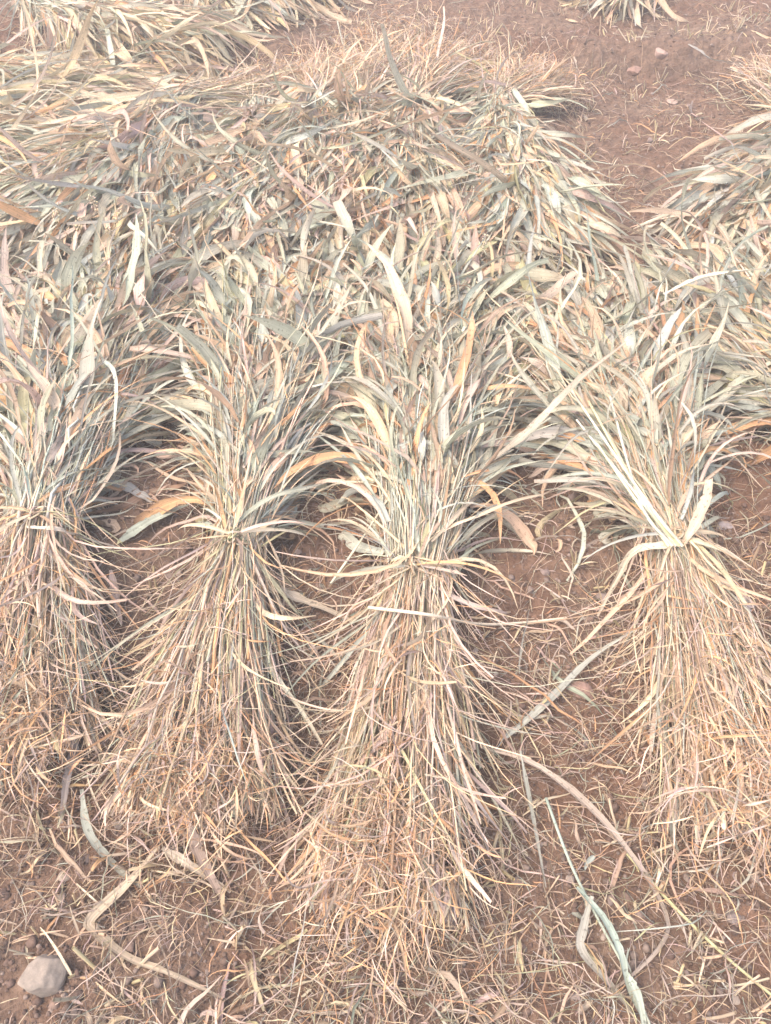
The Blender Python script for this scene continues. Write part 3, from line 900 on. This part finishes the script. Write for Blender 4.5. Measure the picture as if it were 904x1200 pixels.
hero(SK, 'stalk', 'straight thin pale stalk leaning up left of the longest sheaf', [(388, 684, .02), (420, 638, .06), (455, 585, .12)], .007, (.60, .55, .40), 9, tube=True)
hero(SK, 'stalk', 'long pale straw lying across the neck of the longest sheaf and the soil', [(432, 712, .14), (500, 720, .165), (560, 731, .06), (610, 730, .015), (664, 724, .012)], .008, (.62, .52, .38), 10, tube=True)
hero(SK, 'stalk', 'grey green broken stalk in the gap left of the white knot sheaf', [(592, 866, .02), (640, 825, .02), (690, 775, .03), (742, 740, .05)], .020, (.40, .39, .32), 11, fold=.5)
hero(SK, 'stalk', 'thin yellow green stalk running off the lower right edge', [(735, 1000, .02), (790, 1062, .02), (850, 1120, .015), (915, 1175, .012)], .007, (.46, .42, .22), 12, tube=True)
st = tag(empty('green_stalk', at(700, 1070)), 'blue green stalk with long leaves at the bottom edge', 'stalk')
hero('stem', '', '', [(640, 935, .05), (668, 1010, .04), (700, 1075, .03), (735, 1140, .025), (768, 1215, .02)], .006, (.33, .37, .29), 13, tube=True, parent=st)
hero('leaf', '', '', [(676, 1040, .04), (706, 1075, .045), (726, 1115, .04), (738, 1165, .03), (770, 1220, .015)], .017, (.32, .37, .30), 14, parent=st, fold=.55)
hero('leaf', '', '', [(694, 1050, .04), (684, 1085, .03), (682, 1115, .02), (720, 1160, .012), (745, 1195, .01)], .018, (.38, .35, .28), 15, parent=st)
hero('leaf', '', '', [(735, 1140, .03), (748, 1170, .04), (757, 1215, .03)], .016, (.40, .43, .33), 16, parent=st)
hero(SK, 'stalk', 'thin dark straw running up beside the bent tip at the bottom middle', [(610, 880, .06), (625, 960, .03), (640, 1040, .03)], .010, (.36, .35, .28), 17)
hero(LV, 'leaf', 'tan leaf standing up at the upper right of the white knot', [(800, 640, .14), (818, 610, .2), (828, 588, .24), (832, 562, .26)], .032, (.55, .45, .33), 18, cut=.75, roll=.4)
hero(LV, 'leaf', 'large cream leaf lying flat on soil at the leafy fringe, far right', [(772, 252, .02), (800, 236, .03), (835, 228, .02), (862, 222, .015)], .062, (.60, .53, .40), 19, roll=.2)
hero(LV, 'leaf', 'grey curled leaf on the bank at the upper right', [(806, 52, .02), (820, 60, .03), (834, 70, .02), (870, 74, .02)], .035, (.34, .31, .26), 20)
hero(LV, 'leaf', 'dark hooked leaf strip on the bare soil at the upper right', [(812, 118, .02), (809, 128, .02), (814, 136, .02), (826, 140, .015)], .016, (.22, .17, .14), 21)
hero(LV, 'leaf', 'creased cream leaf with a bright kink over the right edge sheaf', [(778, 345, .26), (820, 327, .3), (858, 320, .3), (910, 314, .3)], .022, (.70, .64, .48), 22, fold=.6)
hero(LV, 'leaf', 'long tan leaf sweeping over the gap left of the white knot sheaf', [(570, 545, .12), (620, 505, .2), (680, 445, .27), (735, 400, .28)], .026, (.44, .37, .28), 23)
hero(LV, 'leaf', 'narrow pink leaf upright in the soil between the left two sheaves', [(130, 668, .05), (136, 700, .03), (142, 732, .01)], .020, (.47, .35, .28), 24)
hero(LV, 'leaf', 'broad grey green leaf on the soil left of the round knot', [(142, 634, .015), (180, 610, .02), (222, 592, .03)], .040, (.36, .38, .30), 25)
hero(LV, 'leaf', 'hanging grey green leaf above the soil gap at the lower right', [(792, 905, .06), (794, 940, .04), (788, 975, .02), (795, 1000, .01)], .018, (.38, .38, .30), 26)
# bright stalks at the neck of the leaning sheaf and the pale wrap of its tie
for i, (x1, y1) in enumerate(((668, 455), (690, 470), (676, 492), (715, 465), (700, 520))):
    hero('bright_stalk', '', '', [(800 - 4 * i, 640, .15), (760 - 3 * i, 590, .2), (x1, y1, .21)], .008, [(.66, .62, .46), (.55, .53, .30), (.62, .58, .46), (.5, .5, .4), (.6, .56, .36)][i], 40 + i, tube=True, parent=s4)
hero('tie_wrap', '', '', [(812, 641, .12), (775, 640, .16), (742, 648, .13), (722, 680, .05), (700, 722, .02)], .022, (.58, .51, .38), 50, parent=s4, fold=.5)
hero('tie_wrap', '', '', [(30, 618, .15), (70, 622, .16), (100, 632, .09), (150, 645, .03)], .020, (.56, .48, .38), 51, parent=s1, fold=.5)
